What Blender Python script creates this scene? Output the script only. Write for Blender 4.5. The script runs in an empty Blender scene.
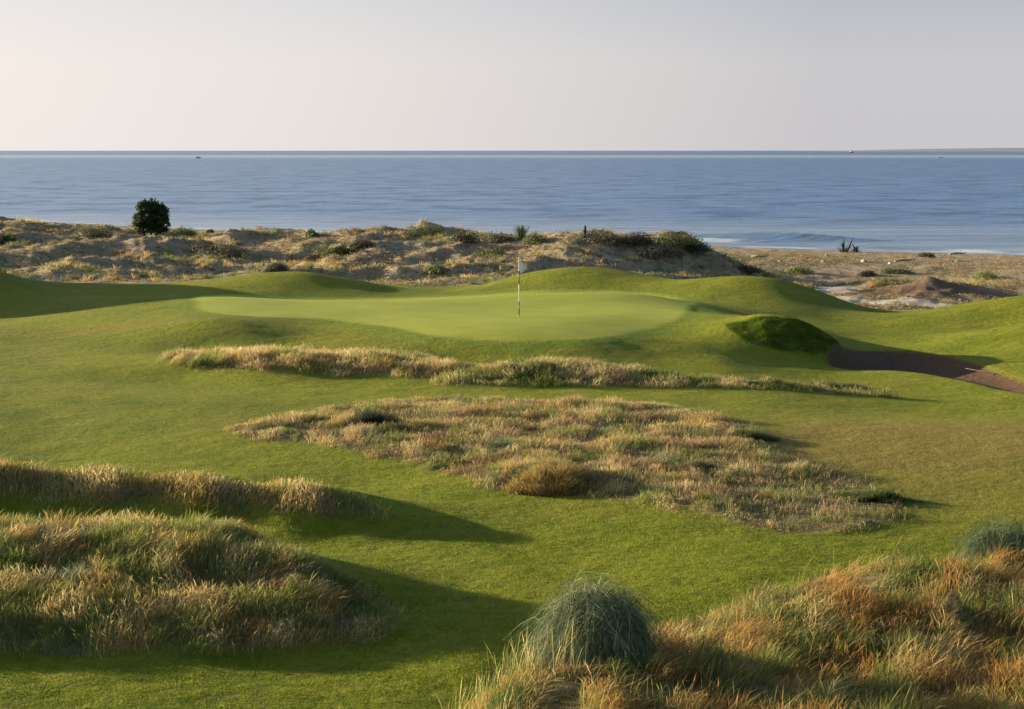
import bpy, math, random
import numpy as np
from mathutils import Vector
rng = np.random.default_rng(7); random.seed(7)
scene = bpy.context.scene
R = math.radians

# ------------------------------------------------------------------ camera
W, H, F = 1024, 709, 1700.0
HORIZ = 150.3
PITCH = math.atan((H/2 - HORIZ)/F)
ZC = 6.3
cam_d = bpy.data.cameras.new('camera'); cam = bpy.data.objects.new('camera', cam_d)
scene.collection.objects.link(cam)
cam_d.sensor_fit = 'HORIZONTAL'; cam_d.sensor_width = 36; cam_d.lens = 36*F/W
cam_d.clip_start = 0.5; cam_d.clip_end = 120000
cam.location = (0, 0, ZC); cam.rotation_euler = (R(90) - PITCH, 0, 0)
scene.camera = cam
scene.render.resolution_x = W; scene.render.resolution_y = H

# ------------------------------------------------------------------ sky and sun
SUN_EL, SUN_AZ = 9.0, 23.0           # degrees above horizon; degrees beyond due left (-X towards +Y)
sun_dir = Vector((-math.cos(R(SUN_AZ))*math.cos(R(SUN_EL)), math.sin(R(SUN_AZ))*math.cos(R(SUN_EL)), math.sin(R(SUN_EL))))
wd = bpy.data.worlds.new('World'); scene.world = wd; wd.use_nodes = True
nt = wd.node_tree; nt.nodes.clear()
def wn(t, **k):
    n = nt.nodes.new(t)
    for a, b in k.items(): setattr(n, a, b)
    return n
out = wn('ShaderNodeOutputWorld'); bg = wn('ShaderNodeBackground')
sky = wn('ShaderNodeTexSky', sky_type='NISHITA', sun_disc=False)
sky.sun_elevation = R(SUN_EL); sky.sun_rotation = math.atan2(sun_dir.x, sun_dir.y)
sky.dust_density = 2.0; sky.air_density = 1.0; sky.ozone_density = 1.5
# thin sea haze low over the horizon, brighter towards the sun
tc = wn('ShaderNodeTexCoord'); sp = wn('ShaderNodeSeparateXYZ'); nt.links.new(tc.outputs['Generated'], sp.inputs[0])
hz = wn('ShaderNodeMapRange'); hz.inputs['From Min'].default_value = 0.07; hz.inputs['From Max'].default_value = 0.32
hz.inputs['To Min'].default_value = 0.96; hz.inputs['To Max'].default_value = 0.0; hz.interpolation_type = 'SMOOTHSTEP'
nt.links.new(sp.outputs['Z'], hz.inputs['Value'])
dt = wn('ShaderNodeVectorMath', operation='DOT_PRODUCT'); dt.inputs[1].default_value = (sun_dir.x, sun_dir.y, 0)
nt.links.new(tc.outputs['Generated'], dt.inputs[0])
ramp = wn('ShaderNodeValToRGB')
mr = wn('ShaderNodeMapRange'); mr.inputs['From Min'].default_value = 0.22; mr.inputs['From Max'].default_value = 0.80
nt.links.new(dt.outputs['Value'], mr.inputs['Value']); nt.links.new(mr.outputs[0], ramp.inputs[0])
HB = 5.2
e = ramp.color_ramp.elements
e[0].position = 0; e[0].color = (0.56, 0.55, 0.57, 1); e[1].position = 1; e[1].color = (0.95, 0.865, 0.81, 1)
x = ramp.color_ramp.elements.new(0.45); x.color = (0.77, 0.725, 0.70, 1)
mul = wn('ShaderNodeVectorMath', operation='SCALE'); mul.inputs['Scale'].default_value = HB
up = wn('ShaderNodeMapRange'); up.inputs['From Min'].default_value = 0.05; up.inputs['From Max'].default_value = 0.22; nt.links.new(sp.outputs['Z'], up.inputs['Value'])
mu = wn('ShaderNodeMix', data_type='RGBA'); nt.links.new(up.outputs[0], mu.inputs['Factor']); nt.links.new(ramp.outputs[0], mu.inputs['A'])
r2 = wn('ShaderNodeValToRGB'); nt.links.new(mr.outputs[0], r2.inputs[0]); q2 = r2.color_ramp.elements
q2[0].color = (0.12, 0.25, 0.44, 1); q2[1].color = (0.64, 0.75, 0.88, 1); nt.links.new(r2.outputs[0], mu.inputs['B'])
nt.links.new(mu.outputs['Result'], mul.inputs[0])
mx = wn('ShaderNodeMix', data_type='RGBA')
nt.links.new(hz.outputs[0], mx.inputs['Factor']); nt.links.new(sky.outputs[0], mx.inputs['A']); nt.links.new(mul.outputs[0], mx.inputs['B'])
nt.links.new(mx.outputs['Result'], bg.inputs[0]); bg.inputs[1].default_value = 0.080
nt.links.new(bg.outputs[0], out.inputs[0])

sl = bpy.data.lights.new('sun', 'SUN'); so = bpy.data.objects.new('sun', sl); scene.collection.objects.link(so)
sl.energy = 5.0; sl.angle = R(0.6); sl.color = (1.0, 0.83, 0.55)
so.rotation_euler = (-sun_dir).to_track_quat('-Z', 'Y').to_euler(); so.location = (-60, 60, 30)
vs = scene.view_settings; vs.view_transform = 'Standard'; vs.look = 'None'; vs.gamma = 1; vs.use_curve_mapping = False
vs.exposure = 1.36

# ------------------------------------------------------------------ helpers
def tag(o, label=None, cat=None, group=None, kind=None):
    for k, v in (('label', label), ('category', cat), ('group', group), ('kind', kind)):
        if v: o[k] = v
    return o
def empty(name, loc, rz=0.0):
    o = bpy.data.objects.new(name, None); scene.collection.objects.link(o)
    o.location = loc; o.rotation_euler = (0, 0, rz); o.empty_display_size = 0.2
    return o
def np_mesh(name, V, Fc, mat, parent=None, smooth=False, attrs=None):
    """V Nx3, Fc list/array of faces with equal size k"""
    V = np.asarray(V, dtype=np.float32); Fc = np.asarray(Fc, dtype=np.int32); k = Fc.shape[1]
    me = bpy.data.meshes.new(name)
    me.vertices.add(len(V)); me.vertices.foreach_set('co', V.ravel())
    me.loops.add(Fc.size); me.loops.foreach_set('vertex_index', Fc.ravel())
    me.polygons.add(len(Fc)); me.polygons.foreach_set('loop_start', np.arange(len(Fc), dtype=np.int32)*k)
    me.polygons.foreach_set('use_smooth', np.full(len(Fc), smooth))
    me.update(calc_edges=True)
    for an, arr in (attrs or {}).items():
        arr = np.asarray(arr, dtype=np.float32)
        if arr.ndim == 1:
            a = me.attributes.new(an, 'FLOAT', 'POINT'); a.data.foreach_set('value', arr)
        else:
            a = me.attributes.new(an, 'FLOAT_COLOR', 'POINT')
            c = np.ones((len(arr), 4), dtype=np.float32); c[:, :3] = arr; a.data.foreach_set('color', c.ravel())
    if mat: me.materials.append(mat)
    o = bpy.data.objects.new(name, me); scene.collection.objects.link(o)
    if parent: o.parent = parent
    return o

# gradient noise -------------------------------------------------
_perm = np.random.default_rng(3).permutation(256); _perm = np.concatenate([_perm, _perm, _perm])
_ang = np.random.default_rng(4).uniform(0, 2*np.pi, 256)
def perlin(x, y):
    x = np.asarray(x, float); y = np.asarray(y, float)
    xi = np.floor(x).astype(int); yi = np.floor(y).astype(int); xf = x - xi; yf = y - yi
    u = xf*xf*xf*(xf*(xf*6-15)+10); v = yf*yf*yf*(yf*(yf*6-15)+10)
    def g(ix, iy, fx, fy):
        a = _ang[_perm[(_perm[ix & 255] + iy) & 255]]
        return np.cos(a)*fx + np.sin(a)*fy
    a = g(xi, yi, xf, yf); b = g(xi+1, yi, xf-1, yf); c = g(xi, yi+1, xf, yf-1); d = g(xi+1, yi+1, xf-1, yf-1)
    return ((a*(1-u)+b*u)*(1-v) + (c*(1-u)+d*u)*v)*1.4
def fbm(x, y, s, o=4, seed=0.0, gain=0.5):
    r = 0; a = 1.0; t = 0
    for i in range(o):
        r = r + a*perlin(x/s*2**i + seed*17.3 + i*5.2, y/s*2**i - seed*9.1 + i*3.7); t += a; a *= gain
    return r/t
def sstep(a, b, x):
    t = np.clip((x-a)/(b-a), 0, 1); return t*t*(3-2*t)

def ray(u, v):
    dx = (u - W/2)/F; dy = -(v - H/2)/F
    yy = math.cos(PITCH) + math.sin(PITCH)*dy; zz = -math.sin(PITCH) + math.cos(PITCH)*dy
    return dx/yy, zz/yy
# ------------------------------------------------------------------ terrain control points
CP = []
def cv(u, Y, v):                       # a crest or surface seen at picture row v, Y metres away
    sx, sz = ray(u, v); CP.append((sx*Y, Y, ZC + sz*Y))
def cz(u, Y, z):                       # known height
    sx, _ = ray(u, 300); CP.append((sx*Y, Y, z))
for u in (-400, -150, 100, 350, 600, 900, 1200, 1450):
    cz(u, 8, -0.6); cz(u, 13, -0.7)
# near fairway
for u in (-400, -150, 0, 150, 300): cz(u, 20.5, -1.05); cz(u, 22.6, -1.0)
cz(400, 21.5, -1.0); cz(380, 18, -1.0); cz(400, 23.5, -1.0); cz(470, 23, -.98); cz(540, 25, -.95); cz(640, 26, -.93)
cz(480, 27, -.98); cz(470, 31, -1.06); cz(590, 30.2, -1.04); cz(760, 28.5, -.9); cz(900, 30, -.88); cz(1050, 31, -.85); cz(1250, 30, -.8)
# left near rough mound
for u, y, z in ((-300, 24, -.9), (0, 23.9, -.95), (130, 23.9, -.95), (250, 24.1, -.95), (350, 24.8, -.93), (425, 26, -.93)): cz(u, y, z)
for u, y, z in ((-300, 24.8, -.70), (-100, 24.8, -.70), (0, 24.7, -.76), (130, 24.7, -.76), (250, 24.9, -.76), (340, 25.6, -.74), (-100, 26.8, -.48), (0, 26.7, -.52), (130, 26.7, -.54), (250, 26.7, -.52), (320, 26.8, -.55)): cz(u, y, z)
for u, y, v in ((-300, 29.3, 512), (-100, 29.2, 525), (0, 29.1, 530), (90, 29.1, 534), (180, 29.0, 526), (260, 28.4, 543), (330, 27.4, 573), (385, 26.8, 608)): cv(u, y, v)
for u, y, z in ((-300, 31.5, -.8), (0, 31.0, -.87), (180, 30.9, -.87), (300, 29.8, -.90), (380, 28.7, -.93)): cz(u, y, z)
# long left ridge
for u, y, z in ((-300, 34, -.85), (0, 34, -.85), (120, 33.7, -.87), (230, 33.2, -.9), (330, 32.5, -.93), (415, 32.3, -1.0)): cz(u, y, z)
for u, y, v in ((-300, 35.2, 455), (-100, 35.0, 462), (0, 34.9, 467), (100, 34.7, 474), (200, 34.0, 482), (290, 33.45, 489), (350, 33.1, 499), (388, 33.0, 511)): cv(u, y, v)
for u, y, z in ((-300, 37.6, -.75), (0, 37.4, -.8), (150, 37.0, -.82), (290, 35.4, -.85), (380, 34.8, -.87)): cz(u, y, z)
# right near rough mound
for u, y, z in ((425, 19.3, -.8), (395, 16.5, -.9), (490, 21.4, -.95), (560, 22.2, -.95), (640, 23.2, -.95), (700, 24.4, -.9), (780, 25.8, -.85), (860, 27.0, -.8), (950, 27.9, -.8), (1100, 27.8, -.7), (1300, 28, -.6)): cz(u, y, z)
for u, y, z in ((490, 18.2, .02), (535, 19.4, .16), (600, 19.9, .2), (660, 20.6, .0), (600, 17, .2), (700, 18, .15), (700, 21, .0), (760, 21.5, .02), (830, 22, .05), (800, 20, -.05), (900, 21, -.1), (900, 18, .1), (1024, 24.6, -.05), (1024, 20.5, -.1), (1180, 24.6, .15), (1180, 20, .1), (1350, 22, .4), (620, 14, -.3), (900, 14, -.2)): cz(u, y, z)
for u, y, v in ((690, 22.2, 632), (760, 23.4, 604), (830, 24.4, 586), (890, 25.2, 581)): cv(u, y, v)
# fairway in the middle
for u, y, z in ((-350, 45, -.7), (-100, 43, -.75), (60, 42, -.86), (150, 40.5, -.8), (60, 45, -.7), (300, 39, -.82), (150, 49, -.66), (300, 49, -.68), (0, 55, -.62), (-200, 58, -.5), (450, 37, -.82),
                (560, 33.4, -.92), (700, 33, -.82), (820, 32.4, -.9), (500, 41, -.72), (640, 41, -.7), (760, 40, -.72), (450, 46, -.62), (600, 47, -.64), (760, 46, -.7), (880, 37, -.85), (1000, 36, -.8), (900, 43, -.66), (1000, 42.5, -.62), (1200, 40, -.5),
                (880, 47.5, -.92), (1024, 46.5, -.9), (1200, 47, -.7), (980, 33, -.92)): cz(u, y, z)
# back rough strips
for u, y, v in ((180, 54.4, 359), (270, 54.2, 355), (360, 54, 358), (440, 53.8, 366), (540, 52.4, 366), (600, 52.2, 369), (680, 51.2, 381), (780, 50, 390), (860, 48.6, 402)): cv(u, y, v)
for u, y, z in ((180, 52.3, -.68), (330, 51.8, -.66), (460, 50.2, -.64), (540, 50, -.66), (620, 50, -.68), (730, 48.8, -.74), (230, 56.2, -.55), (340, 56, -.62), (450, 55.4, -.7), (540, 54.6, -.62), (640, 54.2, -.68), (750, 53, -.85), (850, 52, -1.0)): cz(u, y, z)
# plateau and green
for u, y, z in ((120, 58, -.55), (200, 59.3, -.5), (270, 58.4, -.55), (160, 62, -.12), (200, 61.8, .08), (245, 61.4, .0), (285, 59.8, -.4), (60, 63, -.5), (0, 64, -.45), (-200, 66, -.3)): cz(u, y, z)
for u, y, z in ((519, 64.8, 0), (510, 57.6, -.22), (590, 57.6, -.25), (430, 58.2, -.25), (370, 60.5, -.2), (320, 63, -.12), (250, 65, .0), (200, 67, .0), (640, 59.5, -.22), (690, 64, -.05), (600, 64, 0), (440, 64, -.02),
                (560, 69, 0), (480, 69, -.02), (380, 68, .0), (300, 69, .0), (680, 67, .0), (640, 70, .05), (330, 73, -.1), (430, 73, -.02), (500, 73.8, .06), (580, 74.2, .12), (640, 73.5, .1), (230, 73.5, .0), (700, 70, -.15), (700, 61, -.2), (650, 57, -.50), (720, 56.6, -.66), (690, 58.5, -.42), (580, 55.8, -.5)): cz(u, y, z)
for u, y, z in ((100, 71, -.25), (140, 76, -.2), (200, 78, -.35), (300, 79, -.75), (400, 79, -.7), (500, 79, -.6), (580, 79.5, -.5), (660, 78, -.5), (40, 70, -.5), (30, 78, -.3), (-60, 74, -.3)): cz(u, y, z)
# hill off the left edge
for u, y, z in ((-130, 86, 3.4), (-130, 80, 2.6), (-220, 90, 4.2), (-55, 86, 1.3), (-330, 90, 2.0), (-140, 98, 1.2), (-140, 73, .3)): cz(u, y, z)
# crests of mounds behind the green
for u, y, v in ((20, 88, 279), (90, 88, 283), (160, 88, 283), (230, 86, 277), (290, 85, 272), (350, 86, 279), (410, 88, 289), (450, 88, 293), (485, 88, 284), (530, 87, 272), (580, 86, 267), (640, 86, 273), (690, 85, 281),
                (740, 82, 276), (790, 81, 282), (830, 80, 296), (860, 79, 309), (890, 80, 318), (940, 75, 307), (1000, 74, 299), (1070, 74, 293), (1200, 74, 280)): cv(u, y, v)
for u in (20, 90, 160, 230, 290, 350, 410, 450, 485, 530, 580, 640, 690): cz(u, 94, -1.0)
for u, y, z in ((740, 91, -1.6), (800, 91, -1.9), (870, 90, -2.05), (930, 90, -2.1), (1000, 88, -1.9), (1100, 88, -1.7), (1250, 88, -1.4), (870, 85, -1.6), (930, 82, -1.4), (1000, 80, -.9)): cz(u, y, z)
for u, y, z in ((720, 76, -.45), (780, 75, -.6), (850, 73, -.95), (920, 70.5, -1.0), (760, 69, -.55), (830, 67, -1.0), (900, 66.6, -1.05), (960, 66, -.8), (1024, 64.5, -.35), (1010, 69.5, -.9), (950, 63.8, -.85), (1150, 63, -.2), (1300, 60, 0)): cz(u, y, z)
# bank beside the bunker, bunker surrounds
for u, y, z in ((735, 57.6, -.68), (780, 57.4, -.88), (820, 57.3, -1.05), (715, 63, .02), (745, 61.5, .15), (766, 61.7, .18), (738, 60.2, -.08), (730, 62, .12), (735, 63.5, .08), (724, 60.6, -.05), (722, 59.6, -.30), (748, 64.5, .05), (800, 64.5, -.75)): cz(u, y, z)
for u, y, z in ((845, 58.4, -1.12), (900, 57.2, -1.1), (960, 55.4, -1.05), (1015, 53, -.98), (860, 63.4, -1.12), (920, 63.4, -1.08), (970, 61.6, -.98), (1015, 58.6, -.85), (1060, 54, -.8),
                (800, 53.5, -1.0), (900, 53, -1.08), (1000, 50.5, -1.0), (1150, 53, -.5)): cz(u, y, z)
# dunes
for u, y, z in ((-250, 105, -.5), (0, 100, -.95), (100, 100, -1.0), (200, 99, -1.0), (300, 99, -1.05), (400, 99, -1.1), (500, 98, -1.1), (600, 97, -1.15), (690, 97, -1.25), (745, 104, -2.0), (752, 112, -2.3), (755, 121, -2.5), (765, 130, -2.7), (738, 133, -2.7)): cz(u, y, z)
for u, y, v in ((-200, 140, 215), (0, 112, 258), (90, 115, 252), (170, 112, 262), (260, 112, 265), (350, 110, 262), (430, 108, 262), (500, 108, 262),
                (0, 150, 226), (40, 142, 225), (90, 135, 230), (150, 128, 237), (200, 134, 235), (260, 140, 239), (330, 142, 242), (380, 138, 240), (430, 128, 231), (480, 128, 237), (540, 125, 243), (600, 122, 239),
                (650, 118, 238), (690, 115, 240), (712, 113, 256), (728, 111, 272)): cv(u, y, v)
for u, y, z in ((0, 175, -1.6), (100, 160, -1.4), (200, 155, -1.6), (300, 160, -2.0), (400, 150, -1.9), (450, 150, -1.9), (550, 145, -2.1), (650, 140, -2.3), (720, 135, -2.5)): cz(u, y, z)
for u, y, z in ((780, 105, -2.1), (880, 108, -2.2), (1000, 108, -2.2), (1200, 108, -2.2), (800, 135, -2.8), (1000, 135, -2.8), (1200, 135, -2.8)): cz(u, y, z)
for u, y, v in ((900, 98, 290), (935, 98, 286), (985, 98, 292)): cv(u, y, v)
SHORE = [(-450, 300), (-250, 275), (0, 242), (100, 228), (200, 214), (300, 204), (400, 196), (550, 186), (700, 176), (850, 168), (1024, 161), (1200, 155), (1450, 148)]
for u, y in SHORE:
    cz(u, y, -3.55); cz(u, y*0.92, -3.15); cz(u, y*1.1, -4.6); cz(u, y*1.25, -6.0)
CP = np.array(CP)
def q_of(X, Y): return np.stack([X/Y, np.log(Y)], -1)
def _k(d2): return np.where(d2 > 1e-12, 0.5*d2*np.log(np.maximum(d2, 1e-12)), 0)
Q = q_of(CP[:, 0], CP[:, 1]); n = len(Q)
A = np.zeros((n+3, n+3)); A[:n, :n] = _k(((Q[:, None]-Q[None])**2).sum(-1)) + np.eye(n)*2e-6
A[:n, n] = 1; A[:n, n+1:] = Q; A[n, :n] = 1; A[n+1:, :n] = Q.T
TW = np.linalg.solve(A, np.concatenate([CP[:, 2], np.zeros(3)]))
def tps(X, Y):
    q = q_of(X, Y).reshape(-1, 2); o = np.empty(len(q))
    for i in range(0, len(q), 20000):
        s = q[i:i+20000]; d2 = (s[:, None, 0]-Q[None, :, 0])**2 + (s[:, None, 1]-Q[None, :, 1])**2
        o[i:i+20000] = _k(d2)@TW[:n] + TW[n] + s@TW[n+1:]
    return o.reshape(np.shape(X))

# perspective-friendly grid: columns are constant X/Y, rows get finer near the camera
rows = [8.0]
while rows[-1] < 300:
    y = rows[-1]
    if y < 17: d = 0.3
    else: d = min(max(0.05, 1.3*y*y/(F*7.2)), 0.16 if 49 < y < 66 else 0.30 if y < 100 else 0.55)
    rows.append(y + d)
rows = np.array(rows); cols = np.arange(-0.50, 0.5001, 0.0013)
# smooth macro terrain evaluated coarsely, then bicubic-like interpolation through dense sampling
cr = np.linspace(0, len(rows)-1, 420); crow = np.interp(cr, np.arange(len(rows)), rows); ccol = np.linspace(cols[0], cols[-1], 400)
CY, CX = np.meshgrid(crow, ccol, indexing='ij'); CZ = tps(CX*CY, CY)
GY, GS = np.meshgrid(rows, cols, indexing='ij'); GX = GS*GY
def interp_grid(Zg, rr, cc, Y, S):
    fy = np.interp(Y, rr, np.arange(len(rr))); fx = (np.asarray(S)-cc[0])/(cc[1]-cc[0]); fx = np.clip(fx, 0, len(cc)-1.001)
    iy = np.minimum(fy.astype(int), len(rr)-2); ix = fx.astype(int); ay = fy-iy; ax = fx-ix
    return (Zg[iy, ix]*(1-ay)*(1-ax) + Zg[iy+1, ix]*ay*(1-ax) + Zg[iy, ix+1]*(1-ay)*ax + Zg[iy+1, ix+1]*ay*ax)
GZ0 = interp_grid(CZ, crow, ccol, GY, GS)
def h0(X, Y): return interp_grid(CZ, crow, ccol, np.asarray(Y, float), np.asarray(X, float)/np.asarray(Y, float))

def hit(u, v, ymin=17.0):              # first point of the terrain met by a picture ray
    sx, sz = ray(u, v); Y = np.arange(ymin, 290, 0.1); d = (ZC + sz*Y) - h0(sx*Y, Y)
    k = np.argmax(d < 0) if (d < 0).any() else len(Y)-1
    return sx*Y[k], Y[k]
def poly_world(pts, ymin=17.0): return np.array([hit(u, v, ymin) for u, v in pts])
def sdf(P, X, Y, pad=6):               # signed distance, positive inside (metres); far field skipped
    sh = np.shape(X); X = np.asarray(X).ravel(); Y = np.asarray(Y).ravel(); o = np.full(len(X), -99.0)
    sel = np.where((X > P[:, 0].min()-pad) & (X < P[:, 0].max()+pad) & (Y > P[:, 1].min()-pad) & (Y < P[:, 1].max()+pad))[0]
    x = X[sel]; y = Y[sel]; d = np.full(len(x), 1e9); ins = np.zeros(len(x), bool); m = len(P)
    for i in range(m):
        ax, ay = P[i]; bx, by = P[(i+1) % m]; ex, ey = bx-ax, by-ay
        t = np.clip(((x-ax)*ex+(y-ay)*ey)/(ex*ex+ey*ey+1e-9), 0, 1)
        d = np.minimum(d, (x-ax-t*ex)**2+(y-ay-t*ey)**2)
        c = ((ay > y) != (by > y)); ins ^= c & (x < (bx-ax)*(y-ay)/((by-ay) if by != ay else 1e-9)+ax)
    o[sel] = np.where(ins, 1, -1)*np.sqrt(d); return o.reshape(sh)
def smooth_poly(P, it=2):
    for _ in range(it):
        Qn = np.roll(P, -1, 0); P = np.stack([P*.75+Qn*.25, P*.25+Qn*.75], 1).reshape(-1, 2)
    return P

PX = {
 'green': [(199, 294), (196, 304), (206, 314), (262, 317), (330, 318), (385, 326), (430, 337), (505, 343), (590, 340), (640, 331), (683, 317), (694, 309), (684, 300), (662, 294.5), (635, 292), (580, 291), (500, 293), (430, 297), (330, 299), (260, 296)],
 'bunker': [(822, 366), (834, 349), (870, 350), (920, 351), (958, 357), (990, 368), (1022, 381), (1050, 396), (1015, 393), (970, 380), (900, 370)],
 'nearleft': [(-300, 650), (0, 657), (120, 657), (250, 654), (340, 643), (405, 634), (392, 604), (345, 578), (300, 563), (262, 545), (225, 528), (100, 532), (-300, 520)],
 'ridge': [(-300, 492), (0, 497), (120, 502), (230, 512), (330, 521), (394, 519), (360, 503), (290, 490), (200, 480), (100, 472), (-300, 455)],
 'mid': [(222, 432), (250, 424), (330, 409), (380, 400), (500, 400), (640, 402), (700, 412), (765, 436), (772, 446), (800, 462), (858, 480), (905, 500), (908, 520), (862, 534), (800, 538), (740, 527), (680, 510), (600, 497), (520, 492), (474, 487), (430, 466), (350, 450), (270, 440)],
 'strip': [(155, 362), (190, 352), (270, 349), (380, 353), (440, 360), (500, 371), (478, 378), (432, 377), (330, 376), (200, 370)],
 'striptwo': [(428, 383), (455, 373), (510, 364), (560, 363), (625, 368), (665, 378), (720, 382), (780, 386), (850, 393), (912, 407), (868, 408), (800, 402), (700, 392), (600, 390), (470, 389)],
}
PW = {k: smooth_poly(poly_world(v, 50 if k in ('green', 'bunker', 'strip', 'striptwo') else 22)) for k, v in PX.items()}
PW['nearright'] = smooth_poly(np.array([(ray(u, 300)[0]*y, y) for u, y in ((432, 19), (415, 16.5), (430, 14), (700, 11), (1500, 12), (1500, 26), (1300, 27.5), (1100, 27.6), (950, 27.4), (860, 26.6), (780, 25.3), (700, 23.9), (640, 22.8), (560, 21.8), (490, 20.9))]))
wob = 0.35*fbm(GX, GY, 1.6, 3, 5)
S = {k: sdf(PW[k], GX, GY) for k in PW}
ROUGH = ('nearleft', 'ridge', 'mid', 'strip', 'striptwo', 'nearright')
m_rough = np.zeros_like(GX)
for k in ROUGH: m_rough = np.maximum(m_rough, sstep(-0.25, 0.35, S[k] + wob))
m_green = sstep(-0.35, 0.25, S['green'] + .12*fbm(GX, GY, 1.5, 2, 44))
m_fringe = sstep(-1.3, -1.0, S['green'])*(1-m_green)
m_sand = sstep(-0.14, 0.14, S['bunker'] + 0.10*fbm(GX, GY, 1.4, 2, 9))
bound_y = np.interp(GX/GY, [-.5, -.3, -.15, -.05, .0, .1, .135, .17, .2, .25, .5], [94, 93.5, 92.5, 92, 91.5, 91, 88, 85.5, 84.5, 83, 84]) + 1.2*fbm(GX, GY, 6, 3, 2)
m_dune = sstep(-0.7, 0.7, GY - bound_y)
# stepped features
gx = lambda px, py, rx, ry, a=0: np.exp(-((((GX-px)*math.cos(a)+(GY-py)*math.sin(a))/rx)**2 + ((-(GX-px)*math.sin(a)+(GY-py)*math.cos(a))/ry)**2))
GZ = GZ0.copy()
GZ -= 0.13*sstep(-.25, .45, S['bunker']) + 0.22*sstep(0, 2.0, S['bunker'])
hump = hit(548, 482, 22); GZ += 0.36*gx(hump[0], hump[1]+.3, 1.0, .6)
# undulation by zone
fair = (1-m_rough)*(1-m_dune)*(1-m_green)
GZ += fair*(0.075*fbm(GX, GY, 5.5, 3, 1) + 0.020*fbm(GX*.6, GY, .7, 3, 12)*sstep(85, 45, GY) + .006*fbm(GX, GY, .22, 2, 15)*sstep(50, 30, GY))
GZ += m_rough*(0.17*fbm(GX, GY, 2.0, 4, 3) + 0.04 + np.where(GY < 31, .20*fbm(GX, GY, 1.1, 2, 23), 0))*np.where(GY > 46, .55, 1)
lump = fbm(GX, GY, 7.0, 5, 4, .55); ridged = 1-np.abs(fbm(GX, GY, 11, 4, 6))*2.2
dm = m_dune*sstep(0, 10, GY-bound_y)*(0.35+0.65*sstep(-2.9, -1.2, GZ0))
GZ += dm*(1.25*lump*sstep(-2.8, -1.0, GZ0) + 0.30*lump + 0.14*(ridged-.4)) + m_dune*0.12*fbm(GX, GY, 1.8, 3, 8)
bxc, byc = ray(772, 300)[0]*61.6, 61.6
bd = (np.abs((GX-bxc)/np.where(GX > bxc, 2.5, 1.75))**2.7 + np.abs((GY-byc)/np.where(GY < byc, 2.9, 3.5))**2.7)**(1/2.7)
dome = .30 - 1.15*np.minimum(bd, 3)**2.3 +   .03*fbm(GX, GY, .7, 3, 14)*sstep(1.3, .6, bd)
kk = .16; GZ = np.where(bd < 2.5, kk*np.log(np.exp(np.clip(GZ, -3, 3)/kk) + np.exp(np.clip(dome, -3, 3)/kk)), GZ)

def height(X, Y): return interp_grid(GZ, rows, cols, np.asarray(Y, float), np.asarray(X, float)/np.asarray(Y, float))
def gsample(M, X, Y): return interp_grid(M, rows, cols, np.asarray(Y, float), np.asarray(X, float)/np.asarray(Y, float))
def hit2(u, v, ymin=17.0):
    sx, sz = ray(u, v); Y = np.arange(ymin, 290, 0.1); d = (ZC + sz*Y) - height(sx*Y, Y)
    k = np.argmax(d < 0) if (d < 0).any() else len(Y)-1
    return Vector((sx*Y[k], Y[k], float(height(sx*Y[k], Y[k]))))

# ------------------------------------------------------------------ materials
def new_mat(name):
    m = bpy.data.materials.new(name); m.use_nodes = True; m.node_tree.nodes.clear(); return m
class NB:
    def __init__(s, m): s.t = m.node_tree; s.L = s.t.links
    def n(s, typ, ins=None, **k):
        nd = s.t.nodes.new(typ)
        for a, b in k.items(): setattr(nd, a, b)
        for a, b in (ins or {}).items():
            if isinstance(b, bpy.types.NodeSocket): s.L.new(b, nd.inputs[a])
            else: nd.inputs[a].default_value = b
        return nd
    def noise(s, vec, scale, detail=4, rough=.5): return s.n('ShaderNodeTexNoise', {'Vector': vec, 'Scale': scale, 'Detail': detail, 'Roughness': rough}).outputs[0]
    def rng(s, v, a, b, c, d): return s.n('ShaderNodeMapRange', {'Value': v, 'From Min': a, 'From Max': b, 'To Min': c, 'To Max': d}).outputs[0]
    def mix(s, f, a, b):
        nd = s.t.nodes.new('ShaderNodeMix'); nd.data_type = 'RGBA'
        for k, v in (('Factor', f), ('A', a), ('B', b)):
            sock = [i for i in nd.inputs if i.name == k and (i.type == ('VALUE' if k == 'Factor' else 'RGBA'))][0]
            if isinstance(v, bpy.types.NodeSocket): s.L.new(v, sock)
            else: sock.default_value = v if k == 'Factor' else (*v, 1) if len(v) == 3 else v
        return [o for o in nd.outputs if o.type == 'RGBA'][0]
    def attr(s, name): return s.n('ShaderNodeAttribute', attribute_name=name)
    def math(s, op, a, b=0.0):
        return s.n('ShaderNodeMath', {0: a, 1: b}, operation=op).outputs[0]

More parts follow.
